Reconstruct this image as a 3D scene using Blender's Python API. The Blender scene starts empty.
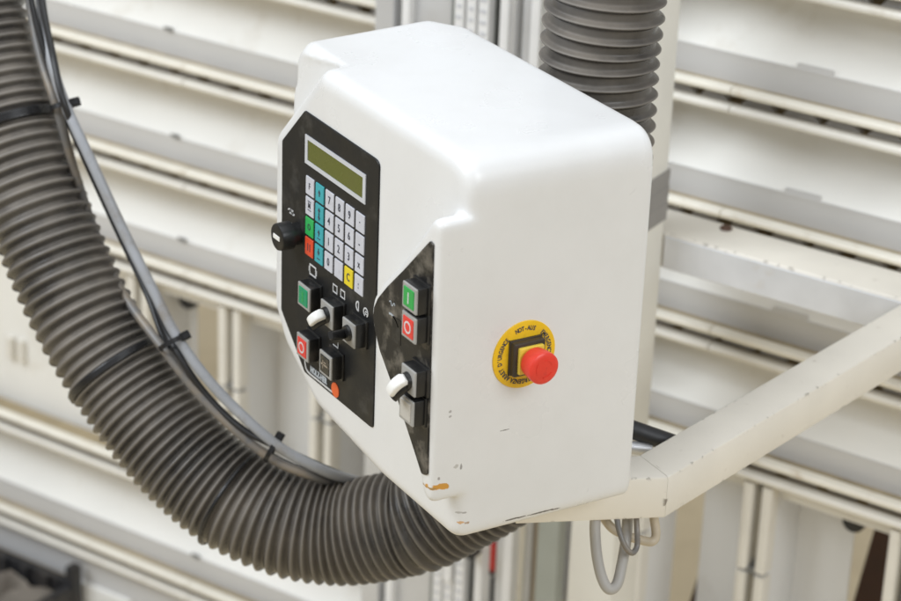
import bpy, bmesh, math, random
from mathutils import Vector, Matrix
random.seed(7)
PI = math.pi
scene = bpy.context.scene
COL = scene.collection

# ------------------------------------------------------------------ camera maths
FPX, YAW, PITCH, ROLL = 2441.4, 1.024, .4186, .0393
CAM = Vector((1.5175, -.9958, .8524))
PW, PH = 901, 601
F = Vector((-math.sin(YAW)*math.cos(PITCH), math.cos(YAW)*math.cos(PITCH), -math.sin(PITCH)))
_r = Vector((math.cos(YAW), math.sin(YAW), 0)); _u = _r.cross(F)
R = math.cos(ROLL)*_r + math.sin(ROLL)*_u
U = -math.sin(ROLL)*_r + math.cos(ROLL)*_u
BA = .4386                                   # heading of the machine behind
B = Vector((math.cos(BA), math.sin(BA), 0)); N = Vector((-math.sin(BA), math.cos(BA), 0)); Z = Vector((0, 0, 1))

def ray(x, y): return F + R*((x-PW/2)/FPX) - U*((y-PH/2)/FPX)
def on(x, y, n, d):
    v = ray(x, y); return CAM + v*((d - n.dot(CAM))/n.dot(v))
def on_y(x, y, d): return on(x, y, Vector((0, 1, 0)), d)
def on_z(x, y, d): return on(x, y, Z, d)
def at(x, y, depth): return CAM + ray(x, y)*depth
def sn(s, n, z): return B*s + N*n + Z*z
def s_at(x, y, n): return on(x, y, N, n).dot(B)

# ------------------------------------------------------------------ object helpers
def tag(o, label=None, cat=None, group=None, kind=None):
    if label: o['label'] = label
    if cat: o['category'] = cat
    if group: o['group'] = group
    if kind: o['kind'] = kind
    return o
def thing(name, loc, label, cat, group=None):
    o = bpy.data.objects.new(name, None); COL.objects.link(o); o.location = loc
    o.empty_display_size = .05
    return tag(o, label, cat, group)
def wloc(o):
    v = Vector((0, 0, 0))
    while o is not None: v += o.location; o = o.parent
    return v
def obj(name, bm, mat, parent=None, smooth=None, origin=None):
    """bm in world coordinates -> ONE mesh object"""
    bmesh.ops.recalc_face_normals(bm, faces=bm.faces)
    me = bpy.data.meshes.new(name)
    if origin is None:
        if parent is not None: origin = wloc(parent)
        else:
            vs = [v.co for v in bm.verts]
            origin = Vector((sum(v.x for v in vs)/len(vs), sum(v.y for v in vs)/len(vs), min(v.z for v in vs)))
    bmesh.ops.translate(bm, verts=bm.verts, vec=-Vector(origin))
    bm.to_mesh(me); bm.free()
    if smooth is not None:
        for p in me.polygons: p.use_smooth = True
        if smooth < 3: me.set_sharp_from_angle(angle=smooth)
    mats = mat if isinstance(mat, (list, tuple)) else [mat]
    for m in mats: me.materials.append(m)
    o = bpy.data.objects.new(name, me); COL.objects.link(o)
    if parent is not None:
        o.parent = parent
        o.location = Vector(origin) - wloc(parent)
    else: o.location = origin
    return o

def box(bm, c, ax, ay, az, hx, hy, hz, bev=0, seg=2):
    g = bmesh.ops.create_cube(bm, size=2)
    vs = g['verts']
    M = Matrix((ax*hx, ay*hy, az*hz)).transposed()
    for v in vs: v.co = Vector(c) + M @ v.co
    if bev:
        es = list({e for v in vs for e in v.link_edges})
        bmesh.ops.bevel(bm, geom=es, offset=bev, segments=seg, affect='EDGES', profile=.5)
X_, Y_, Z_ = Vector((1,0,0)), Vector((0,1,0)), Vector((0,0,1))
def snbox(bm, s0, s1, n0, n1, z0, z1, bev=0, seg=2):
    box(bm, sn((s0+s1)/2, (n0+n1)/2, (z0+z1)/2), B, N, Z_, (s1-s0)/2, (n1-n0)/2, (z1-z0)/2, bev, seg)
def xyzbox(bm, x0, x1, y0, y1, z0, z1, bev=0, seg=2):
    box(bm, ((x0+x1)/2, (y0+y1)/2, (z0+z1)/2), X_, Y_, Z_, (x1-x0)/2, (y1-y0)/2, (z1-z0)/2, bev, seg)
def loft(bm, rings, cap0=True, cap1=True, closed=True):
    V = [[bm.verts.new(p) for p in r] for r in rings]
    n = len(V[0])
    for a, b in zip(V, V[1:]):
        for i in range(n if closed else n-1):
            j = (i+1) % n
            bm.faces.new((a[i], a[j], b[j], b[i]))
    if cap0: bm.faces.new(V[0])
    if cap1: bm.faces.new(V[-1])
    return V
def prism(bm, pts, d0, d1, bev=0):
    """pts: 3d outline, extruded from offset d0 to d1 (vectors)"""
    if not bev:
        loft(bm, [[p+d0 for p in pts], [p+d1 for p in pts]]); return
    c = sum(pts, Vector())/len(pts)
    u = (d1-d0).normalized()
    top = []
    for p in pts:
        w = (c-p); w -= u*w.dot(u); top.append(p + d1 + w.normalized()*bev)
    loft(bm, [[p+d0 for p in pts], [p+d1-u*bev for p in pts], top])
def cyl(bm, p, axis, r0, r1, h, seg=32, bev=0):
    axis = axis.normalized()
    a = axis.orthogonal().normalized(); b = axis.cross(a)
    def ring(r, t): return [p + axis*t + (a*math.cos(2*PI*i/seg) + b*math.sin(2*PI*i/seg))*r for i in range(seg)]
    if bev: rs = [ring(r0, 0), ring(r1, h-bev), ring(r1-bev*.3, h-bev*.3), ring(r1-bev, h)]
    else: rs = [ring(r0, 0), ring(r1, h)]
    loft(bm, rs)
def catmull(P, per=12):
    P = [Vector(p) for p in P]
    P = [P[0]*2-P[1]] + P + [P[-1]*2-P[-2]]
    out = []
    for i in range(1, len(P)-2):
        a, b, c, d = P[i-1:i+3]
        for k in range(per):
            t = k/per
            out.append(.5*((2*b) + (c-a)*t + (2*a-5*b+4*c-d)*t*t + (3*b-a-3*c+d)*t**3))
    out.append(P[-2]); return out
def resample(pts, step):
    out = [(pts[0], 0.)]; L = 0; nxt = step
    for a, b in zip(pts, pts[1:]):
        l = (b-a).length
        while l > 1e-9 and L + l >= nxt:
            out.append((a.lerp(b, (nxt-L)/l), nxt)); nxt += step
        L += l
    return out
def sweep(bm, pts, rad, seg=16, caps=True):
    """rad: number or function(i, angle)"""
    n = len(pts); T = [(pts[min(i+1, n-1)]-pts[max(i-1, 0)]).normalized() for i in range(n)]
    a = T[0].orthogonal().normalized(); rings = []
    for i in range(n):
        a = (a - T[i]*a.dot(T[i])).normalized(); b = T[i].cross(a)
        ring = []
        for k in range(seg):
            th = 2*PI*k/seg
            r = rad(i, th) if callable(rad) else rad
            ring.append(pts[i] + (a*math.cos(th)+b*math.sin(th))*r)
        rings.append(ring)
    loft(bm, rings, caps, caps)
def tube(bm, ctrl, r, seg=14, per=10): sweep(bm, catmull(ctrl, per), r, seg)

def text_bm(body, size, origin, ux, uy, depth=.0003, align='CENTER', squeeze=1.0, bm=None, bold=0.0):
    cu = bpy.data.curves.new('lettering', 'FONT'); cu.body = body; cu.size = size
    cu.align_x = align; cu.align_y = 'CENTER'; cu.resolution_u = 3; cu.offset = bold
    o = bpy.data.objects.new('lettering', cu); COL.objects.link(o)
    dg = bpy.context.evaluated_depsgraph_get()
    me = bpy.data.meshes.new_from_object(o.evaluated_get(dg))
    bm = bm or bmesh.new()
    n0 = len(bm.verts); bm.from_mesh(me); bm.verts.ensure_lookup_table()
    for v in bm.verts[n0:]:
        v.co = Vector(origin) + ux*v.co.x*squeeze + uy*v.co.y
    bpy.data.objects.remove(o); bpy.data.curves.remove(cu); bpy.data.meshes.remove(me)
    return bm

# ------------------------------------------------------------------ materials
def nm(name):
    m = bpy.data.materials.new(name); m.use_nodes = True
    nt = m.node_tree; return m, nt, nt.nodes['Principled BSDF']
def mat(name, col, rough=.5, var=.06, scale=30, bump=0, bscale=200, metal=0, coat=0, dirt=None, dscale=12, damt=.5, dlow=.5, spec=.5, rvar=.1, edge=0):
    m, nt, bs = nm(name); L = nt.links; nd = nt.nodes
    tc = nd.new('ShaderNodeTexCoord')
    no = nd.new('ShaderNodeTexNoise'); no.inputs['Scale'].default_value = scale; no.inputs['Detail'].default_value = 5
    L.new(tc.outputs['Object'], no.inputs['Vector'])
    mr = nd.new('ShaderNodeMapRange'); mr.inputs[1].default_value = .25; mr.inputs[2].default_value = .75
    mr.inputs[3].default_value = 1-var; mr.inputs[4].default_value = 1+var
    L.new(no.outputs['Fac'], mr.inputs[0])
    mx = nd.new('ShaderNodeMix'); mx.data_type = 'RGBA'; mx.blend_type = 'MULTIPLY'; mx.inputs[0].default_value = 1
    mx.inputs[6].default_value = (*col, 1); L.new(mr.outputs[0], mx.inputs[7])
    out = mx.outputs[2]
    if dirt:
        n2 = nd.new('ShaderNodeTexNoise'); n2.inputs['Scale'].default_value = dscale; n2.inputs['Detail'].default_value = 8
        n2.inputs['Roughness'].default_value = .65
        L.new(tc.outputs['Object'], n2.inputs['Vector'])
        m2 = nd.new('ShaderNodeMapRange'); m2.inputs[1].default_value = dlow; m2.inputs[2].default_value = dlow+.18
        m2.inputs[3].default_value = 0; m2.inputs[4].default_value = damt
        L.new(n2.outputs['Fac'], m2.inputs[0])
        mm = nd.new('ShaderNodeMix'); mm.data_type = 'RGBA'
        L.new(m2.outputs[0], mm.inputs[0]); L.new(out, mm.inputs[6]); mm.inputs[7].default_value = (*dirt, 1)
        out = mm.outputs[2]
    if edge:
        bv = nd.new('ShaderNodeBevel'); bv.samples = 4; bv.inputs['Radius'].default_value = edge
        g = nd.new('ShaderNodeNewGeometry'); dt = nd.new('ShaderNodeVectorMath'); dt.operation = 'DOT_PRODUCT'
        L.new(bv.outputs[0], dt.inputs[0]); L.new(g.outputs['Normal'], dt.inputs[1])
        e1 = nd.new('ShaderNodeMapRange'); e1.inputs[1].default_value = .995; e1.inputs[2].default_value = .93; e1.inputs[3].default_value = 0; e1.inputs[4].default_value = 1
        L.new(dt.outputs['Value'], e1.inputs[0])
        n3 = nd.new('ShaderNodeTexNoise'); n3.inputs['Scale'].default_value = 110; n3.inputs['Detail'].default_value = 6; L.new(tc.outputs['Object'], n3.inputs['Vector'])
        e2 = nd.new('ShaderNodeMapRange'); e2.inputs[1].default_value = .585; e2.inputs[2].default_value = .64; e2.inputs[3].default_value = 0; e2.inputs[4].default_value = .9
        L.new(n3.outputs['Fac'], e2.inputs[0])
        em = nd.new('ShaderNodeMath'); em.operation = 'MULTIPLY'; L.new(e1.outputs[0], em.inputs[0]); L.new(e2.outputs[0], em.inputs[1])
        ex = nd.new('ShaderNodeMix'); ex.data_type = 'RGBA'; L.new(em.outputs[0], ex.inputs[0]); L.new(out, ex.inputs[6]); ex.inputs[7].default_value = (.11, .085, .06, 1)
        out = ex.outputs[2]
    L.new(out, bs.inputs['Base Color'])
    r2 = nd.new('ShaderNodeMapRange'); r2.inputs[1].default_value = .3; r2.inputs[2].default_value = .7
    r2.inputs[3].default_value = max(0, rough-rvar); r2.inputs[4].default_value = min(1, rough+rvar)
    L.new(no.outputs['Fac'], r2.inputs[0]); L.new(r2.outputs[0], bs.inputs['Roughness'])
    bs.inputs['Metallic'].default_value = metal; bs.inputs['Coat Weight'].default_value = coat
    bs.inputs['Specular IOR Level'].default_value = spec
    if bump:
        nb = nd.new('ShaderNodeTexNoise'); nb.inputs['Scale'].default_value = bscale; nb.inputs['Detail'].default_value = 3
        L.new(tc.outputs['Object'], nb.inputs['Vector'])
        bp = nd.new('ShaderNodeBump'); bp.inputs['Strength'].default_value = bump; bp.inputs['Distance'].default_value = .001
        L.new(nb.outputs['Fac'], bp.inputs['Height']); L.new(bp.outputs['Normal'], bs.inputs['Normal'])
    return m

ROOT = Vector((-.17, .03, -.163))        # base of the control box

def housing_material():
    """white moulded shell with paint chips and rub marks at fixed places of the shell"""
    m, nt, bs = nm('white_shell'); L = nt.links; nd = nt.nodes
    tc = nd.new('ShaderNodeTexCoord')
    def noise(scale, detail=4, vec=None):
        n = nd.new('ShaderNodeTexNoise'); n.inputs['Scale'].default_value = scale; n.inputs['Detail'].default_value = detail
        L.new(vec or tc.outputs['Object'], n.inputs['Vector']); return n.outputs['Fac']
    def rng(x, a, b, c, d):
        n = nd.new('ShaderNodeMapRange'); n.inputs[1].default_value = a; n.inputs[2].default_value = b
        n.inputs[3].default_value = c; n.inputs[4].default_value = d; L.new(x, n.inputs[0]); return n.outputs[0]
    def mix(f, a, b):
        n = nd.new('ShaderNodeMix'); n.data_type = 'RGBA'; L.new(f, n.inputs[0])
        for s, k in ((a, 6), (b, 7)):
            if isinstance(s, tuple): n.inputs[k].default_value = (*s, 1)
            else: L.new(s, n.inputs[k])
        return n.outputs[2]
    def math_(op, a, b):
        n = nd.new('ShaderNodeMath'); n.operation = op
        for s, k in ((a, 0), (b, 1)):
            if isinstance(s, (int, float)): n.inputs[k].default_value = s
            else: L.new(s, n.inputs[k])
        return n.outputs[0]
    col = mix(rng(noise(9, 6), .35, .7, 0, 1), (.775, .775, .77), (.74, .738, .728))
    # soft grime
    col = mix(rng(noise(38, 8), .45, .9, 0, .06), col, (.45, .42, .37))
    def spot(c, size, n_scale, colr, amt=1, thr=1.0, rough_edge=.9):
        """chip: ellipsoidal falloff in shell coordinates broken up by noise"""
        nonlocal col
        mp = nd.new('ShaderNodeMapping'); mp.vector_type = 'POINT'
        lc = Vector(c) - ROOT
        mp.inputs['Location'].default_value = (-lc.x/size[0], -lc.y/size[1], -lc.z/size[2])
        mp.inputs['Scale'].default_value = (1/size[0], 1/size[1], 1/size[2])
        L.new(tc.outputs['Object'], mp.inputs['Vector'])
        ln = nd.new('ShaderNodeVectorMath'); ln.operation = 'LENGTH'; L.new(mp.outputs[0], ln.inputs[0])
        d = math_('ADD', ln.outputs['Value'], math_('MULTIPLY', math_('SUBTRACT', noise(n_scale, 5), .5), rough_edge*2))
        col = mix(rng(d, thr-.12, thr, amt, 0), col, colr)
    for s in SPOTS: spot(*s)
    L.new(col, bs.inputs['Base Color'])
    L.new(rng(noise(14, 5), .3, .7, .24, .40), bs.inputs['Roughness'])
    bp = nd.new('ShaderNodeBump'); bp.inputs['Strength'].default_value = .12; bp.inputs['Distance'].default_value = .0006
    L.new(noise(320, 2), bp.inputs['Height']); L.new(bp.outputs['Normal'], bs.inputs['Normal'])
    return m

ORANGE = (.62, .30, .05); DARK = (.08, .07, .06)
def on_x0(x, y): return on(x, y, Vector((1, 0, 0)), 0)
SPOTS = []
for q, sz, sc, c, am in (((440.5, 486), (.02, .0098, .0034), 150, ORANGE, 1), ((433, 489), (.02, .0035, .0012), 320, (.42, .25, .09), 1)):
    SPOTS.append((on_x0(*q), sz, sc, c, am, 1.0, 1.0))
for q, sz, c in (((461.5, 523.5), (.0024, .004, .0017), ORANGE), ((467.5, 523), (.0022, .004, .0015), (.35, .2, .08)),
                 ((460, 514), (.003, .003, .0012), (.4, .38, .36)), ((465, 513), (.0022, .002, .001), (.3, .28, .26)),
                 ((455, 466), (.0025, .002, .002), (.45, .43, .4)), ((460.5, 466.5), (.0012, .001, .003), (.2, .18, .17)),
                 ((449.5, 411), (.0015, .001, .0012), (.3, .28, .27)), ((449.5, 416), (.0015, .001, .0012), (.3, .28, .27)),
                 ((438, 478), (.0012, .0012, .002), (.25, .22, .2))):
    p = on_x0(*q); p.x = -.003; SPOTS.append((p, (.02, sz[0]*1.1, sz[2]), 420, c, .75, .9, .9))
for q, ln, w in (((513, 519.3), .010, .0011), ((521, 517.5), .007, .0009), ((542, 512.5), .016, .0011), ((556, 509.5), .006, .0009), ((505, 430), .005, .0005)):
    p = on_x0(*q); SPOTS.append((p, (.02, ln, w), 420, DARK, .85, .9, .55))

M = {}
M['black_membrane'] = mat('black_membrane', (.012, .0125, .013), .40, .2, 40, spec=.32, dirt=(.13, .125, .115), dscale=26, damt=.42, dlow=.57, bump=.05, bscale=300)
M['pod_membrane'] = mat('pod_membrane', (.013, .013, .013), .40, .2, 40, spec=.35, dirt=(.20, .18, .15), dscale=44, damt=.8, dlow=.50, bump=.05, bscale=300)
M['black_plastic'] = mat('black_plastic', (.012, .012, .012), .38, .15, 60, dirt=(.10, .085, .07), dscale=60, damt=.35, dlow=.55)
M['grey_bezel'] = mat('grey_bezel', (.36, .355, .34), .4, .06, 80, dirt=(.2, .17, .14), dscale=120, damt=.4, dlow=.56)
M['grey_frame'] = mat('grey_frame', (.56, .57, .6), .45, .03, 60)
M['lcd'] = mat('lcd', (.098, .112, .014), .25, .06, 50, coat=.1)
M['key_white'] = mat('key_white', (.58, .59, .65), .5, .05, 70, dirt=(.3, .28, .26), dscale=90, damt=.3, dlow=.56)
M['key_cyan'] = mat('key_cyan', (.05, .38, .43), .5, .06, 70)
M['key_green'] = mat('key_green', (.03, .42, .10), .5, .06, 70)
M['key_red'] = mat('key_red', (.72, .075, .025), .5, .06, 70)
M['key_yellow'] = mat('key_yellow', (.78, .62, .02), .5, .05, 70)
M['print_dark'] = mat('print_dark', (.05, .055, .08), .6, .05, 50)
M['print_white'] = mat('print_white', (.62, .62, .62), .6, .1, 80)
M['print_grey'] = mat('print_grey', (.42, .46, .5), .6, .1, 80)
M['print_orange'] = mat('print_orange', (.75, .13, .03), .5, .08, 80)
M['lens_green'] = mat('lens_green', (.0, .27, .12), .3, .06, 80)
M['lens_green_bright'] = mat('lens_green_bright', (.02, .36, .07), .3, .06, 80)
M['lens_red'] = mat('lens_red', (.72, .045, .035), .32, .06, 80)
M['lens_clear'] = mat('lens_clear', (.52, .50, .46), .35, .05, 80)
M['lens_dark'] = mat('lens_dark', (.02, .02, .018), .3, .1, 80, dirt=(.18, .15, .12), dscale=120, damt=.5, dlow=.55)
M['lever_white'] = mat('lever_white', (.82, .81, .78), .4, .03, 80)
M['estop_yellow'] = mat('estop_yellow', (.86, .53, .012), .4, .05, 60, dirt=(.5, .26, .02), dscale=70, damt=.35, dlow=.52)
M['estop_block'] = mat('estop_block', (.82, .60, .07), .4, .04, 60)
M['estop_red'] = mat('estop_red', (.78, .048, .028), .38, .08, 70, dirt=(.45, .02, .02), dscale=130, damt=.5, dlow=.58)
M['estop_base'] = mat('estop_base', (.045, .034, .024), .45, .1, 70)
M['cream_paint'] = mat('cream_paint', (.80, .76, .68), .42, .05, 14, dirt=(.24, .17, .11), dscale=60, damt=.7, dlow=.645, bump=.06, bscale=260, edge=.005)
M['post_paint'] = mat('post_paint', (.76, .745, .69), .45, .04, 14, dirt=(.3, .25, .2), dscale=30, damt=.4, dlow=.66)
M['galvanised'] = mat('galvanised', (.66, .665, .68), .4, .10, 18, dirt=(.50, .40, .27), dscale=16, damt=.4, dlow=.60)
M['tape'] = mat('tape', (.27, .26, .25), .5, .1, 40)
M['slat_white'] = mat('slat_white', (.88, .87, .83), .40, .04, 7, dirt=(.50, .42, .30), dscale=11, damt=.3, dlow=.57)
M['slat_grey'] = mat('slat_grey', (.62, .615, .61), .45, .03, 9)
M['lip_cream'] = mat('lip_cream', (.84, .80, .70), .45, .05, 22, dirt=(.45, .33, .18), dscale=26, damt=.5, dlow=.58)
M['lip_white'] = mat('lip_white', (.78, .75, .68), .45, .04, 22, dirt=(.4, .33, .22), dscale=26, damt=.4, dlow=.6)
M['gap_dark'] = mat('gap_dark', (.36, .29, .18), .8, .2, 30)
M['panel_grey'] = mat('panel_grey', (.78, .78, .775), .5, .04, 9, dirt=(.4, .35, .28), dscale=10, damt=.25, dlow=.58)
M['alu'] = mat('alu', (.62, .63, .65), .42, .05, 25, metal=.35)
M['alu_white'] = mat('alu_white', (.80, .80, .80), .4, .04, 25)
M['alu_dark'] = mat('alu_dark', (.20, .20, .195), .55, .1, 25)
M['tan_strip'] = mat('tan_strip', (.34, .28, .21), .6, .1, 25)
M['green_grey'] = mat('green_grey', (.38, .40, .36), .5, .06, 25)
M['red_plastic'] = mat('red_plastic', (.6, .05, .04), .45, .1, 50)
M['rubber_black'] = mat('rubber_black', (.02, .021, .023), .5, .15, 60, dirt=(.10, .085, .07), dscale=50, damt=.4, dlow=.55)
M['tie_black'] = mat('tie_black', (.012, .012, .013), .28, .15, 60)
M['cable_grey'] = mat('cable_grey', (.33, .34, .36), .30, .12, 20, dirt=(.22, .18, .13), dscale=24, damt=.6, dlow=.5)
M['cable_dark'] = mat('cable_dark', (.17, .165, .16), .36, .15, 20, dirt=(.27, .22, .16), dscale=24, damt=.8, dlow=.42)
M['cable_black'] = mat('cable_black', (.018, .018, .019), .4, .15, 20)
M['cable_pale'] = mat('cable_pale', (.40, .385, .36), .5, .08, 30)
M['conduit'] = mat('conduit', (.52, .45, .34), .5, .08, 30)
M['brown_board'] = mat('brown_board', (.075, .035, .02), .55, .2, 20)
M['bin_black'] = mat('bin_black', (.022, .022, .024), .5, .2, 30, dirt=(.1, .085, .07), dscale=20, damt=.5, dlow=.5)
M['dust'] = mat('dust', (.20, .175, .145), .95, .3, 22, bump=.9, bscale=60, dirt=(.16, .13, .11), dscale=20, damt=.8, dlow=.5)
M['floor'] = mat('floor', (.66, .55, .36), .6, .1, 2.5, dirt=(.48, .39, .25), dscale=5, damt=.6, dlow=.5)

def hose_material():
    m, nt, bs = nm('ribbed_hose'); L = nt.links; nd = nt.nodes
    tc = nd.new('ShaderNodeTexCoord')
    geo = nd.new('ShaderNodeNewGeometry')
    at_ = nd.new('ShaderNodeAttribute'); at_.attribute_name = 'rib'
    n1 = nd.new('ShaderNodeTexNoise'); n1.inputs['Scale'].default_value = 9; n1.inputs['Detail'].default_value = 7; n1.inputs['Roughness'].default_value = .62
    L.new(tc.outputs['Object'], n1.inputs['Vector'])
    n2 = nd.new('ShaderNodeTexNoise'); n2.inputs['Scale'].default_value = 90; n2.inputs['Detail'].default_value = 4
    L.new(tc.outputs['Object'], n2.inputs['Vector'])
    base = nd.new('ShaderNodeMix'); base.data_type = 'RGBA'
    base.inputs[6].default_value = (.020, .020, .022, 1); base.inputs[7].default_value = (.058, .055, .052, 1)
    L.new(n2.outputs['Fac'], base.inputs[0])
    # settled dust: noise patches, held back on the rubbed rib tops
    mr = nd.new('ShaderNodeMapRange'); mr.inputs[1].default_value = .36; mr.inputs[2].default_value = .62; mr.inputs[3].default_value = .08; mr.inputs[4].default_value = .92
    L.new(n1.outputs['Fac'], mr.inputs[0])
    sz = nd.new('ShaderNodeSeparateXYZ'); L.new(geo.outputs['Normal'], sz.inputs[0])
    uz = nd.new('ShaderNodeMapRange'); uz.inputs[1].default_value = -.45; uz.inputs[2].default_value = .65; uz.inputs[3].default_value = .22; uz.inputs[4].default_value = 1.15
    L.new(sz.outputs[2], uz.inputs[0])
    dm = nd.new('ShaderNodeMath'); dm.operation = 'MULTIPLY'; dm.use_clamp = True; L.new(mr.outputs[0], dm.inputs[0]); L.new(uz.outputs[0], dm.inputs[1])
    d = nd.new('ShaderNodeMix'); d.data_type = 'RGBA'; L.new(dm.outputs[0], d.inputs[0]); L.new(base.outputs[2], d.inputs[6])
    d.inputs[7].default_value = (.18, .158, .132, 1)
    # bare rib crests, paler plastic
    cr = nd.new('ShaderNodeMapRange'); cr.inputs[1].default_value = .70; cr.inputs[2].default_value = .99; cr.inputs[3].default_value = 0; cr.inputs[4].default_value = .40
    L.new(at_.outputs['Fac'], cr.inputs[0])
    e = nd.new('ShaderNodeMix'); e.data_type = 'RGBA'; L.new(cr.outputs[0], e.inputs[0]); L.new(d.outputs[2], e.inputs[6])
    e.inputs[7].default_value = (.27, .245, .215, 1)
    L.new(e.outputs[2], bs.inputs['Base Color'])
    rr = nd.new('ShaderNodeMapRange'); rr.inputs[1].default_value = .05; rr.inputs[2].default_value = .6; rr.inputs[3].default_value = .20; rr.inputs[4].default_value = .58
    L.new(dm.outputs[0], rr.inputs[0]); L.new(rr.outputs[0], bs.inputs['Roughness'])
    return m
M['hose'] = hose_material()
M['shell'] = housing_material()

# ------------------------------------------------------------------ outline tools (2d)
def rounded(verts, radii, seg=6):
    n = len(verts); out = []
    for i in range(n):
        p0, p, p1 = Vector(verts[i-1]), Vector(verts[i]), Vector(verts[(i+1) % n])
        a, b = (p0-p), (p1-p); la, lb = a.length, b.length; a.normalize(); b.normalize()
        r = radii[i] if isinstance(radii, (list, tuple)) else radii
        ang = a.angle(b); t = min(r/max(math.tan(ang/2), 1e-4), la*.48, lb*.48)
        A, C = p+a*t, p+b*t
        for k in range(seg+1):
            u = k/seg
            out.append((A*(1-u)**2 + p*2*u*(1-u) + C*u*u))
    return out
def inset(verts, d):
    n = len(verts); out = []
    area = sum(verts[i][0]*verts[(i+1) % n][1]-verts[(i+1) % n][0]*verts[i][1] for i in range(n))
    sg = 1 if area > 0 else -1
    for i in range(n):
        p0, p, p1 = Vector(verts[i-1]), Vector(verts[i]), Vector(verts[(i+1) % n])
        e0, e1 = (p-p0).normalized(), (p1-p).normalized()
        n0, n1 = Vector((-e0.y, e0.x))*sg, Vector((-e1.y, e1.x))*sg
        m = (n0+n1); m = m/max(m.length_squared, .3)*2
        out.append(p + m*d)
    return out

# ================================================================== THE CONTROL BOX
ctrl = thing('control_box', ROOT, 'white control box with black keypad panel, operator buttons and red emergency stop', 'control box')
YF, YP = -.060, -.085                      # main face, raised pod face
ZT, ZB = .176, -.163
front = [(-.252, ZT), (0, ZT), (0, ZB), (-.13, ZB), (-.252, -.150), (-.318, -.112), (-.3405, -.080), (-.3405, .088)]
rear0 = [(-.326, ZT), (0, ZT), (0, ZB), (-.13, ZB), (-.252, -.150), (-.310, -.112), (-.336, -.080), (-.339, .163)]
rear1 = [(-.340, ZT), (0, ZT), (0, ZB), (-.13, ZB), (-.252, -.150), (-.318, -.112), (-.345, -.080), (-.352, .165)]
RAD = [.012, .030, .012, .05, .05, .03, .02, .02]
def ring2(v, y, d=0):
    rr = [max(.004, r-d) for r in RAD]
    if d: v = inset(v, d)
    return [Vector((p.x, y, p.y)) for p in rounded(v, rr, 8)]
bm = bmesh.new()
rf = .013
rings = [ring2(rear1, .120, .004), ring2(rear1, .117, 0), ring2(rear0, -.031)]
r0, r0b = ring2(rear0, -.041), ring2(rear0, -.041, .009)
for k in list(range(0, 9)) + list(range(63, 72)): r0[k] = r0b[k]
rings.append(r0)
yv = [-.032, -.045, -.045, -.045, -.045, -.045, -.045, -.0435]      # the notch at the top left steps back
r_ = ring2(front, -.0445)
for k, y in enumerate(yv):
    for q in range(9): r_[k*9+q].y = y
rings.append(r_)
for k in range(0, 7):
    a = k/6*PI/2
    rings.append(ring2(front, YF+rf - rf*math.sin(a), rf*(1-math.cos(a))))
loft(bm, rings)
# cut the back-left top corner to a sloping facet
p1, p2, p3 = on_z(427, 20, ZT), on_z(494, 33, ZT), on_z(455, 13, ZT) + Vector((0, 0, -.016))
nn = (p2-p1).cross(p3-p1).normalized()
if nn.z < 0: nn = -nn
res = bmesh.ops.bisect_plane(bm, geom=bm.verts[:]+bm.edges[:]+bm.faces[:], plane_co=p1, plane_no=nn, clear_outer=True)
ed = [g for g in res['geom_cut'] if isinstance(g, bmesh.types.BMEdge)]
if ed: bmesh.ops.edgeloop_fill(bm, edges=ed)
# raised pod at the right front edge
pod_px = [(441, 225.5), (400, 263.5), (379.5, 284), (372, 297), (369.8, 311), (371.4, 328), (376.6, 351), (395.3, 402), (411.2, 452), (419.5, 477)]
pod = [on_y(x, y, YP) for x, y in pod_px]
pod = [(p.x, p.z) for p in pod]
pod = [(.0012, .131), (-.012, .1305)] + pod[1:] + [(-.016, -.112), (-.004, -.121), (.0012, -.118)]
def podring(y, d, sx=0):
    v = inset(pod, d) if d else [Vector(p) for p in pod]
    v = [Vector((min(p.x+sx, .0013+sx), p.y)) for p in v]
    return [Vector((p.x, y, p.y)) for p in rounded(v, .007, 5)]
rp = .0055
pr_ = [podring(.01, 0, -.006), podring(-.05, 0, -.0008), podring(-.062, 0, 0)]
for k in range(7):
    a = k/6*PI/2
    pr_.append(podring(YP+rp-rp*math.sin(a), rp*(1-math.cos(a))))
loft(bm, pr_)
bmesh.ops.triangulate(bm, faces=[f for f in bm.faces if len(f.verts) > 4])
bmesh.ops.recalc_face_normals(bm, faces=bm.faces)
me = bpy.data.meshes.new('housing_raw'); bm.to_mesh(me); bm.free()
tmp = bpy.data.objects.new('housing_raw', me); COL.objects.link(tmp)
md = tmp.modifiers.new('r', 'REMESH'); md.mode = 'VOXEL'; md.voxel_size = .0020
ms = tmp.modifiers.new('s', 'SMOOTH'); ms.factor = .5; ms.iterations = 20
dg = bpy.context.evaluated_depsgraph_get()
me2 = bpy.data.meshes.new_from_object(tmp.evaluated_get(dg))
bm = bmesh.new(); bm.from_mesh(me2)
bpy.data.objects.remove(tmp)
obj('housing', bm, M['shell'], ctrl, smooth=9)

# ---- main membrane panel
def plate(name, pxs, y, mt, parent, th=.0026, bev=.0006):
    bm = bmesh.new()
    pts = [on_y(a, b, y) for a, b in pxs]
    prism(bm, pts, Vector((0, th, 0)), Vector((0, 0, 0)), bev)
    return obj(name, bm, mt, parent)
YM = YF - .0014                            # surface of the main membrane
def rpx(pts, rad, seg=6): return [tuple(p) for p in rounded(pts, rad, seg)]
main_px = rpx([(304.5, 110.5), (379.2, 161.5), (372.6, 429.2), (304.5, 372.5), (281, 309.5), (282, 140)], [1.5, 12, 2.2, 5, 6, 3])
kp = plate('keypad_panel', main_px, YM, M['black_membrane'], ctrl)
def yrect(bm, x0, x1, z0, z1, y, th=.0006, bev=0): xyzbox(bm, x0, x1, y, y+th, z0, z1, bev, 1)
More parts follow.
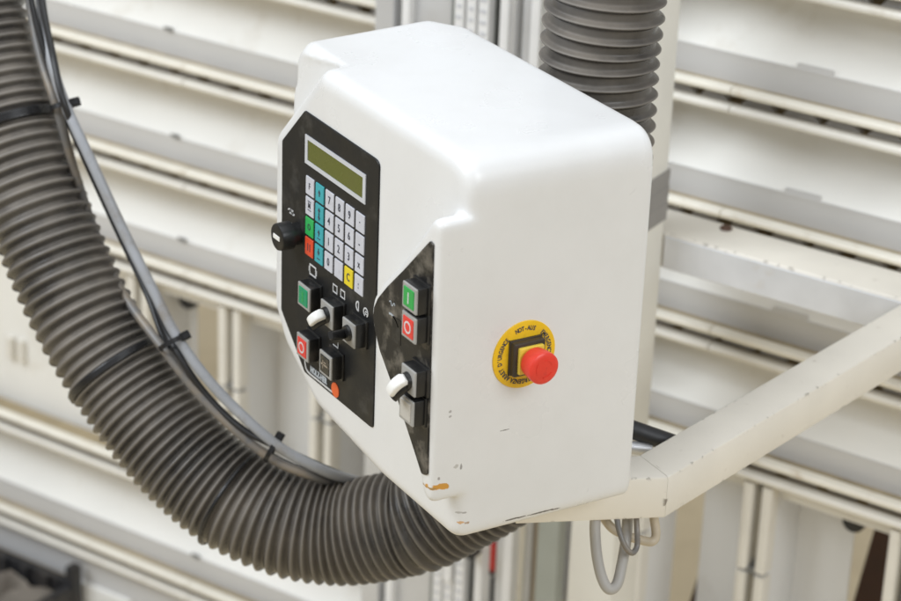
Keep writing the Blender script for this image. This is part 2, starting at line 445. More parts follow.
# display
dx0, dx1, dz0, dz1 = -.2723, -.1616, .0838, .1106
bm = bmesh.new(); t = .0038; yy = YM-.0009
yrect(bm, dx0, dx1, dz1-t, dz1, yy, .0012); yrect(bm, dx0, dx1, dz0, dz0+t, yy, .0012)
yrect(bm, dx0, dx0+t*1.25, dz0+t, dz1-t, yy, .0012); yrect(bm, dx1-t*1.25, dx1, dz0+t, dz1-t, yy, .0012)
obj('display_frame', bm, M['grey_frame'], kp)
bm = bmesh.new(); yrect(bm, dx0+t*1.25, dx1-t*1.25, dz0+t, dz1-t, YM-.0003, .0008)
obj('display_screen', bm, M['lcd'], kp)
# keys
rows = ["F^789.", "M:456-", "QA123x", "I=0 C÷"]
glyph = bmesh.new(); yk = YM-.0010
def gtext(ch, x, z, size=.0085): text_bm(ch, size, (x, yk-.0004, z), X_, Z_, squeeze=.8, bm=glyph, bold=.00012)
def gbox(x, z, w, h): yrect(glyph, x-w/2, x+w/2, z-h/2, z+h/2, yk-.0004, .0005)
def garrow(x, z, d, s=.003):
    vs = [glyph.verts.new((x+a*s, yk-.0004, z+b*s*d)) for a, b in ((-.7, -.3), (.7, -.3), (0, .9))]
    glyph.faces.new(vs); gbox(x, z-d*s*.8, s*.35, s)
for j in range(4):
    for i in range(6):
        x, z = -.2621 + i*.01855, .0645 - j*.01935
        bm = bmesh.new()
        pts = rounded([(x-.0076, z-.0085), (x+.0076, z-.0085), (x+.0076, z+.0085), (x-.0076, z+.0085)], .0009, 3)
        prism(bm, [Vector((p.x, YM, p.y)) for p in pts], Vector((0, .0008, 0)), Vector((0, -.0010, 0)), .0004)
        mt = M['key_white']
        if i == 1: mt = M['key_cyan']
        if (i, j) == (0, 2): mt = M['key_green']
        if (i, j) == (0, 3): mt = M['key_red']
        if (i, j) == (4, 3): mt = M['key_yellow']
        obj('key', bm, mt, kp)
        if i == 0:
            if j == 0: gtext('F', x, z)
            if j == 1: gtext('M', x, z+.0012, .0075); gbox(x, z-.003, .006, .0006); gbox(x, z+.0052, .006, .0006)
            if j == 2: gtext('O', x, z)
            if j == 3: gbox(x-.002, z, .0009, .007); gbox(x+.002, z, .0009, .007)
        elif i == 1:
            if j == 0: garrow(x, z+.001, 1)
            if j == 1: garrow(x, z+.0035, 1); garrow(x, z-.0035, -1)
            if j == 2: garrow(x, z+.002, 1); gbox(x, z-.004, .0055, .0007)
            if j == 3: garrow(x, z+.002, -1); gbox(x, z-.004, .0055, .0007)
        elif i == 5:
            gtext(['.', '-', 'x', ':'][j], x, z + (.003 if j == 0 else 0), .010)
        elif rows[j][i] != ' ':
            gtext(rows[j][i], x, z, .0104)
obj('key_lettering', glyph, M['print_dark'], kp)
# printed symbols on the membrane, one part each
ys = YM-.0003
def srect(x0, x1, z0, z1): yrect(sym, x0, x1, z0, z1, ys, .0004)
def sframe(x, z, w, h, t):
    srect(x-w/2, x+w/2, z+h/2-t, z+h/2); srect(x-w/2, x+w/2, z-h/2, z-h/2+t)
    srect(x-w/2, x-w/2+t, z-h/2+t, z+h/2-t); srect(x+w/2-t, x+w/2, z-h/2+t, z+h/2-t)
def sarc(bmx, x, z, r, a0, a1, t, y=None, n=14):
    y = ys if y is None else y; rings = []
    for k in range(n+1):
        a = math.radians(a0+(a1-a0)*k/n); c = Vector((math.cos(a), 0, math.sin(a))); o = Vector((x, y, z))
        rings.append([o+c*(r-t/2), o+c*(r+t/2), o+c*(r+t/2)+Vector((0, .0004, 0)), o+c*(r-t/2)+Vector((0, .0004, 0))])
    loft(bmx, rings)
def flush(parent=None, mt='print_white'):
    global sym
    obj('printed_symbol', sym, M[mt], parent or kp); sym = bmesh.new()
sym = bmesh.new()
p = on_y(312.7, 271, ys); sframe(p.x, p.z, .0125, .0105, .0014)
for q in ((p.x-.0066, p.z), (p.x+.0066, p.z)): srect(q[0]-.001, q[0]+.001, q[1]-.0024, q[1]+.0024)
flush()
for q in ((335, 289), (342.6, 294.3)):
    p = on_y(*q, ys); sframe(p.x, p.z, .0085, .0080, .0012); flush()
p = on_y(358.3, 306.5, ys); sarc(sym, p.x, p.z, .0042, 90, 270, .0016); srect(p.x-.0004, p.x+.0010, p.z-.0045, p.z+.0045); flush()
p = on_y(365.6, 312.5, ys); sarc(sym, p.x, p.z, .0038, -60, 250, .0014); sarc(sym, p.x+.0006, p.z-.0003, .0014, 20, 330, .0010); flush()
p = on_y(291.3, 212, ys)
for k in range(4): sarc(sym, p.x+(k-1.5)*.0030, p.z, .0015, 180 if k % 2 else 0, 360 if k % 2 else 180, .0011)
for k in range(3): srect(p.x+(k-1)*.0030-.0005, p.x+(k-1)*.0030+.0005, p.z-.0025, p.z+.0025)
flush()
p = on_y(291.5, 226.5, ys); sarc(sym, p.x+.001, p.z-.008, .0105, 25, 120, .0018); flush()
p = on_y(335.5, 345, ys); srect(p.x-.005, p.x+.005, p.z-.0018, p.z-.0008); srect(p.x+.004, p.x+.005, p.z-.0008, p.z+.004); flush()
# maker's name with curved line and orange dot
pa, pb = on_y(305, 358, ys), on_y(331, 396, ys)
pl = on_y(307.3, 369.5, ys); pe = on_y(333, 393.5, ys)
bm = bmesh.new()
path = catmull([on_y(304.8, 356, ys), on_y(305.2, 365, ys), on_y(308, 372, ys), on_y(318, 380.5, ys), on_y(334, 393.6, ys), on_y(338, 396, ys)], 8)
rg = []
for i, q in enumerate(path):
    tdir = (path[min(i+1, len(path)-1)]-path[max(i-1, 0)]).normalized(); w = Vector((-tdir.z, 0, tdir.x))*.0009
    rg.append([q-w, q+w, q+w+Vector((0, .0004, 0)), q-w+Vector((0, .0004, 0))])
loft(bm, rg)
obj('printed_line', bm, M['print_white'], kp)
c0 = on_y(318.6, 375.6, ys)
bm = text_bm('HOLZ-HER', .0084, c0+Vector((0, -.0001, 0)), (on_y(329.5, 383, ys)-on_y(308.5, 366.2, ys)).normalized(), Z_, squeeze=.78, bold=.0003)
for q in ((0.0004, 0), (-.0004, .0003)):
    text_bm('HOLZ-HER', .0084, c0+Vector((q[0], -.00012-q[1]*.05, q[1])), (on_y(329.5, 383, ys)-on_y(308.5, 366.2, ys)).normalized(), Z_, squeeze=.78, bm=bm, bold=.0003)
obj('maker_lettering', bm, M['print_grey'], kp)
c0 = on_y(335.2, 390, ys)
bm = bmesh.new(); cyl(bm, c0+Vector((0, .0005, 0)), -Y_, .0070, .0070, .0008, 28); obj('printed_dot', bm, M['print_orange'], kp)

# ---- pod membrane
YPM = YP - .0012
pod_in = rpx([(430, 240.8), (402.6, 270.6), (386.6, 286.8), (377.3, 298.4), (373.6, 307), (372.8, 316), (374.6, 330), (379.3, 350), (397.5, 400.5), (413.3, 448.5), (421.5, 474.5), (426.8, 475.5), (433.2, 244.5)], [1.5, 4, 6, 6, 5, 6, 8, 10, 10, 10, 3, 2, 4])
pp = plate('button_panel', pod_in, YPM, M['pod_membrane'], ctrl)
p = on_y(391, 316.5, YPM-.0003); sarc(sym, p.x, p.z-.012, .014, 30, 105, .0016, YPM-.0003); flush(pp, 'print_grey')
p = on_y(392, 304, YPM-.0003)
for k in range(3): sarc(sym, p.x+(k-1)*.0030, p.z, .0015, 180 if k % 2 else 0, 360 if k % 2 else 180, .0008, YPM-.0003)
flush(pp, 'print_grey')
bm = bmesh.new()
p = on_y(397, 330, YPM-.0003); yrect(bm, p.x-.008, p.x+.006, p.z-.012, p.z+.010, YPM-.0003, .0006)
obj('worn_label', bm, M['black_membrane'], pp)

# ---- push buttons and selector switches
def collar(c, half, h, yb):
    """square black collar standing on the face at y=yb, front at yb-h"""
    bm = bmesh.new()
    xyzbox(bm, c.x-half, c.x+half, yb-h, yb+.001, c.z-half, c.z+half, .0012, 2)
    xyzbox(bm, c.x-half-.0016, c.x+half+.0016, yb-.0022, yb+.0012, c.z-half-.0016, c.z+half+.0016, .0008, 2)
    return bm
def facec(pxs, y):
    P = [on_y(a, b, y) for a, b in pxs]; return sum(P, Vector())/len(P)
HB = .0110
def push_button(pxs, yb, lens, symbol=None, label=None, sym_mat='print_white', bez='grey_bezel', half=.0112):
    c = facec(pxs, yb-HB-.0015)
    b = obj('push_button', collar(c, half+.0004, HB, yb), M['black_plastic'], ctrl, smooth=.6)
    if label: b['label'] = label
    yfc = yb-HB
    bm = bmesh.new(); xyzbox(bm, c.x-half, c.x+half, yfc-.0016, yfc+.0005, c.z-half, c.z+half, .0009, 2)
    obj('bezel', bm, M[bez], b)
    hl = half*.74
    bm = bmesh.new(); xyzbox(bm, c.x-hl, c.x+hl, yfc-.0024, yfc, c.z-hl, c.z+hl, .0007, 2)
    obj('lens', bm, M[lens], b)
    if symbol:
        bm = bmesh.new(); y = yfc-.0026
        if symbol == 'I': yrect(bm, c.x-.0008, c.x+.0008, c.z-.0048, c.z+.0048, y, .0003)
        if symbol == 'O': sarc(bm, c.x, c.z, .0046, 0, 360, .0015, y, 28)
        if symbol == 'lamp':
            yrect(bm, c.x-.006, c.x+.006, c.z-.0007, c.z+.0007, y, .0003); yrect(bm, c.x-.001, c.x+.003, c.z+.002, c.z+.003, y, .0003)
            yrect(bm, c.x-.003, c.x-.002, c.z-.004, c.z+.004, y, .0003)
        obj('button_symbol', bm, M[sym_mat], b)
    return b
push_button([(297.5, 282.5), (309.5, 289.5), (309, 311), (298, 304)], YM, 'lens_green', 'I', 'green push button in square black collar', 'lens_green_bright')
push_button([(296.4, 333.3), (308.4, 340.5), (307.4, 361.5), (296.8, 354)], YM, 'lens_red', 'O', 'red push button marked with a ring')
push_button([(319.7, 351), (331.3, 358.8), (330, 379.2), (319.5, 371)], YM, 'lens_dark', 'lamp', 'square black push button with grey bezel', 'tan_strip')
push_button([(403.3, 282.6), (416, 290), (415, 314), (402.3, 305.6)], YPM, 'lens_green_bright', 'I', 'bright green push button marked with a bar')
push_button([(402.3, 312.6), (415.3, 319.5), (414, 344), (402.3, 333)], YPM, 'lens_red', 'O', 'red push button below the bright green one')
push_button([(399.7, 395.3), (412.6, 402), (411.7, 425.7), (399.7, 416.5)], YPM, 'lens_clear', None, 'unlit clear white push button')

def selector(pxs, yb, lever_mat, tip_px, tip_h, wid, label, half=.0112, tail=None):
    c = facec(pxs, yb-HB-.0015); yfc = yb-HB
    b = obj('selector_switch', collar(c, half+.0004, HB, yb), M['black_plastic'], ctrl, smooth=.6); b['label'] = label
    bm = bmesh.new(); xyzbox(bm, c.x-half, c.x+half, yfc-.0016, yfc+.0005, c.z-half, c.z+half, .0009, 2)
    obj('bezel', bm, M['grey_bezel'], b)
    bm = bmesh.new(); cyl(bm, Vector((c.x, yfc, c.z)), -Y_, .0078, .0070, .0045, 28, .001)
    obj('switch_hub', bm, M['black_plastic'], b, smooth=.6)
    p0 = Vector((c.x, yfc-.006, c.z)); p1 = on_y(*tip_px, yfc-tip_h)
    d = (p1-p0); L_ = d.length; d.normalize(); sd = d.cross(Y_).normalized(); nn = sd.cross(d).normalized()
    if nn.y > 0: nn = -nn
    bm = bmesh.new(); rg = []
    for k in range(9):
        u = k/8; w = wid*(1.0-.12*u)*(.86 if k == 8 else .72 if k == 0 else 1); hh = wid*(.80-.22*u)*(.8 if k in (0, 8) else 1)
        o = p0 + d*(L_*(u*1.28-.28)) + nn*(.0028*math.sin(u*PI)+.001)
        sq = lambda v: math.copysign(abs(v)**.55, v)
        rg.append([o + sd*(w*sq(math.cos(2*PI*q/24))) + nn*(hh*sq(math.sin(2*PI*q/24))) for q in range(24)])
    loft(bm, rg); lv = obj('lever', bm, M[lever_mat], b, smooth=.9)
    if tail:
        bm = bmesh.new(); rg = []
        for k in range(7):
            u = k/6; w = wid*.95*(1-.15*u)
            o = p0 + d*(L_*(u*1.08-.1)) + nn*(.001*math.sin(u*PI)-wid*.75)+Vector((0, 0, -wid*.55))
            rg.append([o + sd*(w*math.cos(2*PI*q/16)) + nn*(wid*.75*math.sin(2*PI*q/16)) for q in range(16)])
        loft(bm, rg); obj('lever_base', bm, M['black_plastic'], b, smooth=.9)
    return b
selector([(320.6, 299.6), (332.6, 307.5), (332, 330), (320.3, 321.5)], YM, 'lever_white', (309.5, 323), .015, .0050, 'selector switch with white lever on keypad panel', tail=True)
selector([(342, 317.5), (354.8, 325.6), (354.3, 348.2), (341.6, 340.3)], YM, 'black_plastic', (331.5, 335), .026, .0044, 'selector switch with black lever')
selector([(402.2, 364.2), (414, 371), (413.3, 396.5), (402, 389.5)], YPM, 'lever_white', (390, 393.5), .015, .0054, 'selector switch with white lever on raised panel', tail=True)

# ---- potentiometer knob
kc = on_y(276.8, 237.3, YM-.0205)
bm = bmesh.new(); cyl(bm, Vector((kc.x, YM+.0005, kc.z)), -Y_, .0105, .0098, .010, 32)
knob = obj('knob', bm, M['black_plastic'], ctrl, smooth=.6)
bm = bmesh.new(); cyl(bm, Vector((kc.x, YM-.0075, kc.z)), -Y_, .0130, .0126, .0132, 40, .0016)
obj('knob_cap', bm, M['black_plastic'], knob, smooth=.6)
bm = bmesh.new(); xyzbox(bm, kc.x-.0062, kc.x+.0062, YM-.0213, YM-.0200, kc.z-.0022, kc.z+.0022, .0003, 1)
obj('knob_mark', bm, M['lever_white'], knob)

# ---- emergency stop on the side face
bm = bmesh.new(); cyl(bm, Vector((-.0008, 0, 0)), X_, .0302, .0300, .0022, 64, .0005)
es = obj('emergency_stop', bm, M['estop_yellow'], ctrl, smooth=.6)
bm = bmesh.new()
def ringtext(s, mid, r, size, sp):
    for i, ch in enumerate(s):
        a = math.radians(mid) - (i-(len(s)-1)/2)*sp
        o = Vector((.0017, math.cos(a)*r, math.sin(a)*r))
        uy = Vector((0, math.cos(a), math.sin(a))); ux = Vector((0, math.sin(a), -math.cos(a)))
        if ch != ' ': text_bm(ch, size, o, ux, uy, squeeze=.75, bm=bm, bold=.00018)
ringtext('NOT-AUS', 90, .0238, .0056, .120)
ringtext('EMERGENCY STOP', 3, .0238, .0056, .118)
ringtext("ARRET D'URGENCE", 184, .0238, .0056, .118)
ringtext('EMERGENZA', 270, .0238, .0056, .122)
obj('plate_lettering', bm, M['print_dark'], es)
bm = bmesh.new(); xyzbox(bm, .001, .0100, -.0150, .0150, -.0150, .0150, .0016, 2)
xyzbox(bm, .001, .0040, -.0158, .0158, -.0158, .0158, .0010, 2)
obj('button_collar', bm, M['estop_base'], es, smooth=.6)
bm = bmesh.new(); xyzbox(bm, .009, .0135, -.0118, .0118, -.0118, .0118, .0012, 2)
obj('button_block', bm, M['estop_block'], es, smooth=.6)
bm = bmesh.new()
seg = 48
prof = [(.0130, .0085), (.0160, .0090), (.0165, .0128), (.0220, .0136), (.0290, .0142), (.0312, .0139), (.0322, .0126), (.0326, .0095), (.0327, .004)]
loft(bm, [[Vector((x, r*math.cos(2*PI*k/seg), r*math.sin(2*PI*k/seg))) for k in range(seg)] for x, r in prof])
mb = obj('mushroom_button', bm, M['estop_red'], es, smooth=.7)
bm = bmesh.new()
for a0 in (20, 140, 260):
    rg = []
    for k in range(9):
        a = math.radians(a0 + 70*k/8); r, w = .0078, .0008*(1-.7*k/8)
        o = Vector((.03275, r*math.cos(a), r*math.sin(a))); d = Vector((0, math.cos(a), math.sin(a)))*w
        rg.append([o-d, o+d, o+d+X_*.0003, o-d+X_*.0003])
    loft(bm, rg)
obj('turn_arrows', bm, M['estop_red'], mb)

# ================================================================== SUPPORT FRAME (square tubes)
sup = thing('support_frame', sn(-.27, .63, -1.25), 'cream square steel tube arm and post carrying the white control box', 'support frame')
ZA, ZH = -.1655, .042                       # top of the tubes, height
def horiz_tube(pa, pb, w_dir, w, name, label=None, extra0=0, extra1=0, mt='cream_paint'):
    """tube whose top edge nearest the viewer runs pa->pb, width w along w_dir"""
    d = (pb-pa); L_ = d.length; d.normalize()
    wd = (w_dir - d*w_dir.dot(d)).normalized()
    a = pa - d*extra0; b = pb + d*extra1
    c = (a+b)/2 + wd*(w/2) - Z_*(ZH/2)
    bm = bmesh.new(); box(bm, c, d, wd, Z_, (b-a).length/2, w/2, ZH/2, .0035, 3)
    return obj(name, bm, M[mt], sup, smooth=.5)
e0 = on_z(668, 477, ZA); e1 = on_z(901, 338, ZA)
side_dir = (e1-e0).normalized()
fl = on_z(560, 526.5, ZA-ZH); fr = on_z(664, 522, ZA-ZH)
fdir = (fr-fl).normalized()
TW = .044
back0 = Vector((-side_dir.y, side_dir.x, 0))     # to the left of the side tube
if back0.dot(B) > 0: back0 = -back0
# mitred front + side tubes as one bent run: lofted sections
def section(p_out, mdir, wid):
    """square section at a corner point; p_out = outer top edge, mdir*wid = to the inner top edge"""
    b_ = .003
    q = [p_out, p_out+mdir*wid, p_out+mdir*wid-Z_*ZH, p_out-Z_*ZH]
    c = sum(q, Vector())/4; out = []
    for i in range(4):
        p, a, b = q[i], q[i-1], q[(i+1) % 4]
        out += [p + (a-p).normalized()*b_, p+(a-p).normalized()*b_*.3+(b-p).normalized()*b_*.3, p + (b-p).normalized()*b_]
    return out
nf = Vector((-fdir.y, fdir.x, 0));  nf = nf if nf.dot(N) > 0 else -nf       # behind the front tube
# corner inner point: intersection of inner lines
def isect(p, d, q, e):
    den = d.x*e.y-d.y*e.x; t = ((q.x-p.x)*e.y-(q.y-p.y)*e.x)/den; return p+d*t
inner = isect(e0+nf*TW, fdir, e0+back0*TW, side_dir)
mv = inner-e0
fs = e0 - fdir*.135
bm = bmesh.new(); loft(bm, [section(fs, nf, TW), section(e0, mv.normalized(), mv.length)]); obj('front_tube', bm, M['cream_paint'], sup, smooth=.5)
ee = e1 + side_dir*.09
bm = bmesh.new(); loft(bm, [section(e0+mv*0+side_dir*.0004, mv.normalized(), mv.length), section(ee, back0, TW)]); obj('side_tube', bm, M['cream_paint'], sup, smooth=.5)
# far tube along the machine
bm = bmesh.new(); snbox(bm, -.300, .40, .662, .729, ZA-ZH, ZA, .0035, 3); rt = obj('rear_tube', bm, M['cream_paint'], sup, smooth=.5)
bm = bmesh.new(); snbox(bm, -.232, .40, .6600, .6625, ZA-ZH+.001, ZA-.003, .0008, 1); obj('cover_strip', bm, M['galvanised'], rt)
bm = bmesh.new(); snbox(bm, -.292, -.233, .598, .6605, -1.25, .62, .004, 3); post = obj('post', bm, M['post_paint'], sup, smooth=.5)
# wrap of grey tape on the post
zt1 = on(660, 172, N, .66).z; zt0 = on(660, 222, N, .66).z
bm = bmesh.new()
for k in range(6):
    za, zb_ = zt0+(zt1-zt0)*k/6, zt0+(zt1-zt0)*(k+1.12)/6; g = .0010+.0004*(k % 2)
    q = [sn(-.292-g, .598-g, 0), sn(-.233+g, .598-g, 0), sn(-.233+g, .6605+g, 0), sn(-.292-g, .6605+g, 0)]
    sl = [.0, .002, .005, .003]
    loft(bm, [[p+Z_*(za+s) for p, s in zip(q, sl)], [p+Z_*(zb_+s) for p, s in zip(q, sl)]])
obj('tape_wrap', bm, M['tape'], sup)
# bracket between the arm and the box back
bm = bmesh.new(); xyzbox(bm, -.10, -.045, .095, .135, -.166, -.10, .003, 2); obj('bracket', bm, M['alu_dark'], sup)
pa, pb = at(628, 428, 2.27), at(680, 446, 2.27)
bm = bmesh.new(); cyl(bm, pa, pb-pa, .0088, .0088, (pb-pa).length, 24, .001)
pv = obj('pivot_pin', bm, M['rubber_black'], sup, smooth=.6)
pa, pb = at(622, 446, 2.27), at(652, 450, 2.27)
bm = bmesh.new(); cyl(bm, pa, pb-pa, .0062, .0062, (pb-pa).length, 20, .001); obj('pin_bush', bm, M['alu'], pv, smooth=.6)
# bolt hole with rust on the rear tube
p = on_z(726, 229, ZA); bm = bmesh.new(); cyl(bm, Vector((p.x, p.y, ZA-.0005)), Z_, .008, .006, .0035, 6); obj('bolt', bm, M['brown_board'], sup)

# ================================================================== RIBBED HOSE
Rh = .0535
hp = [at(-75, -120, 2.50), at(-40, -35, 2.50), at(-15, 50, 2.50), at(20, 160, 2.49), at(61, 268, 2.48), at(98, 343, 2.47), at(147, 414, 2.46), at(190, 464, 2.45), at(235, 501, 2.44), at(287, 525, 2.43), at(342, 532, 2.42), at(400, 523, 2.40),
      Vector((-.275, .088, -.305)), Vector((-.222, .155, -.235)), Vector((-.200, .188, -.14)), Vector((-.194, .190, -.02)), Vector((-.194, .191, .08)), Vector((-.196, .1925, .167)), Vector((-.1945, .1945, .22)), Vector((-.1925, .1985, .30)), Vector((-.189, .204, .40)), Vector((-.184, .212, .52))]
path = catmull(hp, 24)
rs = resample(path, .0010)
def smooth01(x): x = max(0, min(1, x)); return x*x*(3-2*x)
zsw = [l for q, l in rs if abs(q.y-.155) < .02 and q.z < -.15]
Lsw = (sum(zsw)/len(zsw)) if zsw else 1.0
ph = [0.]; prev = 0
kk = []
for q, l in rs:
    u = smooth01((l-Lsw+.02)/.14); kk.append(u)
    w_ = smooth01((l-.42)/.30); pitch = (.0128*(1-w_)+.0096*w_)*(1-u) + .0150*u
    pitch *= 1+.10*(1-u)*math.sin(l*31)*math.sin(l*13+1)
    ph.append(ph[-1] + (l-prev)/pitch); prev = l
ph = ph[1:]
ribv = []
NSEG = 72
def rad(i, th):
    u = kk[i]; f = ph[i] + .06*math.sin(th+l_[i]*9) + .03*math.sin(2*th+l_[i]*21)
    f += .09*math.sin(2*PI*f)*(1-u)
    c = abs(math.cos(PI*f)); pk = c**(.85*(1-u)+8.5*u)
    ribv.append(pk)
    dpt = (.0058*(1-u) + .0056*u)*(1+.22*math.sin(l_[i]*57+2*th)*math.sin(l_[i]*23))
    return Rh*(1+.012*math.sin(l_[i]*23+th)) + (.001*u) - dpt*(1-pk)
l_ = [l for q, l in rs]
bm = bmesh.new(); sweep(bm, [q for q, l in rs], rad, NSEG)
hose = obj('ribbed_hose', bm, M['hose'], None, smooth=9)
at_ = hose.data.attributes.new('rib', 'FLOAT', 'POINT')
vals = ribv[:len(hose.data.vertices)]
at_.data.foreach_set('value', vals)
tag(hose, 'dusty dark grey ribbed hose looping under the control box and rising behind it', 'hose')
# black straps round the hose
HP = [q for q, l in rs]
def strap(px, py, wid, mt, name, r=Rh+.0012):
    best = min(range(len(HP)), key=lambda i: ((lambda v: ((PW/2+FPX*v.dot(R)/v.dot(F)-px)**2 + (PH/2-FPX*v.dot(U)/v.dot(F)-py)**2))(HP[i]-CAM)))
    k = max(2, int(wid/.0010/2))
    bm = bmesh.new(); pts = HP[best-k:best+k+1]
    sweep(bm, pts, lambda i, th: r if 0 < i < len(pts)-1 else r-.001, 48)
    return obj(name, bm, mt, hose, smooth=.9), best
strap(27, 122, .011, M['tie_black'], 'hose_strap')
strap(118, 369, .0085, M['tie_black'], 'hose_strap')
b2 = strap(230, 499, .005, M['tie_black'], 'hose_strap')

# ================================================================== CABLES ALONG THE HOSE
def cable(name, pxs, r, mt, label, cat='cable', group=None, seg=14):
    bm = bmesh.new(); tube(bm, [at(*p) for p in pxs], r, seg, 12)
    return tag(obj(name, bm, mt, None, smooth=9), label, cat, group)
G = 'cables running along the ribbed hose'
cable('cable', [(36, -60, 2.46), (42, 10, 2.46), (51, 60, 2.45), (66, 106, 2.44), (93, 165, 2.43), (124, 232, 2.43), (154, 292, 2.42), (179, 340, 2.41), (218, 391, 2.40), (274, 443, 2.39), (320, 469, 2.39), (352, 480, 2.415), (376, 486, 2.46), (404, 490, 2.52)], .0054, M['cable_grey'], 'shiny light grey cable, the thickest one strapped beside the ribbed hose', 'cable', G)
cable('cable', [(24, -60, 2.47), (31, 10, 2.47), (42, 62, 2.46), (57, 108, 2.45), (75, 172, 2.47), (96, 235, 2.48), (121, 290, 2.46), (162, 347, 2.42), (206, 402, 2.41), (266, 455, 2.40), (312, 476, 2.395), (344, 485, 2.43), (368, 490, 2.47), (400, 494, 2.53)], .0046, M['cable_dark'], 'dull dark grey cable lying between ribbed hose and shiny cable', 'cable', G)
cable('cable', [(33, -60, 2.44), (43, 8, 2.44), (53, 55, 2.44), (63, 100, 2.43), (83, 150, 2.45), (113, 215, 2.47), (147, 287, 2.47), (173, 345, 2.41), (205, 393, 2.41), (244, 430, 2.40), (290, 452, 2.39), (330, 470, 2.40), (358, 480, 2.44), (380, 484, 2.49), (404, 486, 2.54)], .0034, M['cable_black'], 'thin black cable crossing over the grey ones near the top', 'cable', G)
cable('cable', [(22, -60, 2.45), (33, 8, 2.45), (47, 60, 2.45), (61, 104, 2.455), (84, 158, 2.46), (116, 228, 2.47), (146, 292, 2.46), (169, 350, 2.43), (206, 402, 2.43), (266, 452, 2.42), (322, 477, 2.43), (360, 488, 2.48), (400, 492, 2.54)], .0030, M['cable_black'], 'thin black cable running just behind the light grey one', 'cable', G)
def cable_tie(px, py, d, ang, rx, ry, label):
    c = at(px, py, d); a = math.radians(ang)
    ax = (R*math.cos(a)+U*math.sin(a)); ay = -F*.9 + U*.1
    ay = (ay - ax*ay.dot(ax)).normalized(); axis = ax.cross(ay).normalized()
    bm = bmesh.new(); rg = []
    for k in range(32):
        th = 2*PI*k/32; o = c + ax*rx*math.cos(th) + ay*ry*math.sin(th); d_ = (ax*math.cos(th)+ay*math.sin(th))
        rg.append([o+axis*.0024, o+axis*.0024+d_*.0013, o-axis*.0024+d_*.0013, o-axis*.0024])
    V = loft(bm, rg, False, False)
    for i in range(4): bm.faces.new((V[-1][i], V[-1][(i+1) % 4], V[0][(i+1) % 4], V[0][i]))
    t = obj('cable_tie', bm, M['tie_black'], None, smooth=.6)
    tag(t, label, 'cable tie', 'black cable ties on the hose cables')
    bm = bmesh.new(); box(bm, c+ax*(rx+.002)+ay*.002, ax, ay, axis, .0042, .0032, .0034, .0007, 1)
    box(bm, c+ax*(rx+.005)+ay*.004, ax, ay, axis, .0025, .0007, .0018)
    obj('tie_head', bm, M['tie_black'], t)
cable_tie(62.5, 106, 2.445, 15, .0115, .0085, 'topmost black cable tie, where black and grey cables meet')
cable_tie(172, 343, 2.41, 28, .0130, .0100, 'black cable tie beside the shiny black hose strap')
cable_tie(272, 450, 2.395, 60, .0125, .0095, 'lowest black cable tie, nearest the control box')

# cables under the arm
G2 = 'cables hanging under the cream arm'
cable('cable', [(596, 512, 2.185), (595, 530, 2.185), (597, 556, 2.185), (602, 578, 2.185), (609, 589, 2.185), (617, 584, 2.19), (622, 564, 2.195), (626, 540, 2.20), (628, 515, 2.21)], .0050, M['cable_pale'], 'thick pale grey cable hanging in a long loop under the arm', 'cable', G2)
cable('cable', [(616, 512, 2.183), (619, 530, 2.183), (625, 546, 2.183), (632, 553, 2.185), (637, 546, 2.19), (637, 530, 2.19), (636, 512, 2.195)], .0026, M['cable_dark'], 'thin dark grey cable in a short loop under the arm', 'cable', G2)
cable('conduit', [(600, 512, 2.21), (612, 528, 2.21), (628, 536, 2.21), (645, 541, 2.21), (653, 541, 2.21), (656, 533, 2.215), (653, 512, 2.22)], .0042, M['conduit'], 'beige bent conduit tucked under the arm near the elbow', 'conduit', G2)

# ================================================================== MACHINE BEHIND: slatted frame
NW = .80
mach = thing('machine_frame', sn(-.6, NW+.06, -1.25), 'cream and white slatted machine frame filling the background', 'machine frame')
S0, S1 = -2.1, .75
LZ = [-.029+.1478*k for k in (3, 2, 1, 0, -1, -2, -3)] + [-.798, -.961]
sj = s_at(736, 90, NW)
joints = [S0, sj-1.22, sj-.61 if False else sj-.80, sj, sj+.42, S1]
def sheet(bm, prof, s0, s1, th=.002):
    """folded sheet along B: prof = [(o, z)], o = out of the wall towards the room"""
    back = [(o-th, z+th*.2) for o, z in prof]
    ring = [(o, z) for o, z in prof] + back[::-1]
    loft(bm, [[sn(s0, NW-o, z) for o, z in ring], [sn(s1, NW-o, z) for o, z in ring]])
def bar(bm, s0, s1, zt, h, o0, o1, r=.003):
    v = rounded([(o0, zt-h), (o1, zt-h), (o1, zt), (o0, zt)], [.001, r, r, .001], 4)
    loft(bm, [[sn(s0, NW-p.x, p.y) for p in v], [sn(s1, NW-p.x, p.y) for p in v]])
tabs_right = s_at(810, 78, NW)
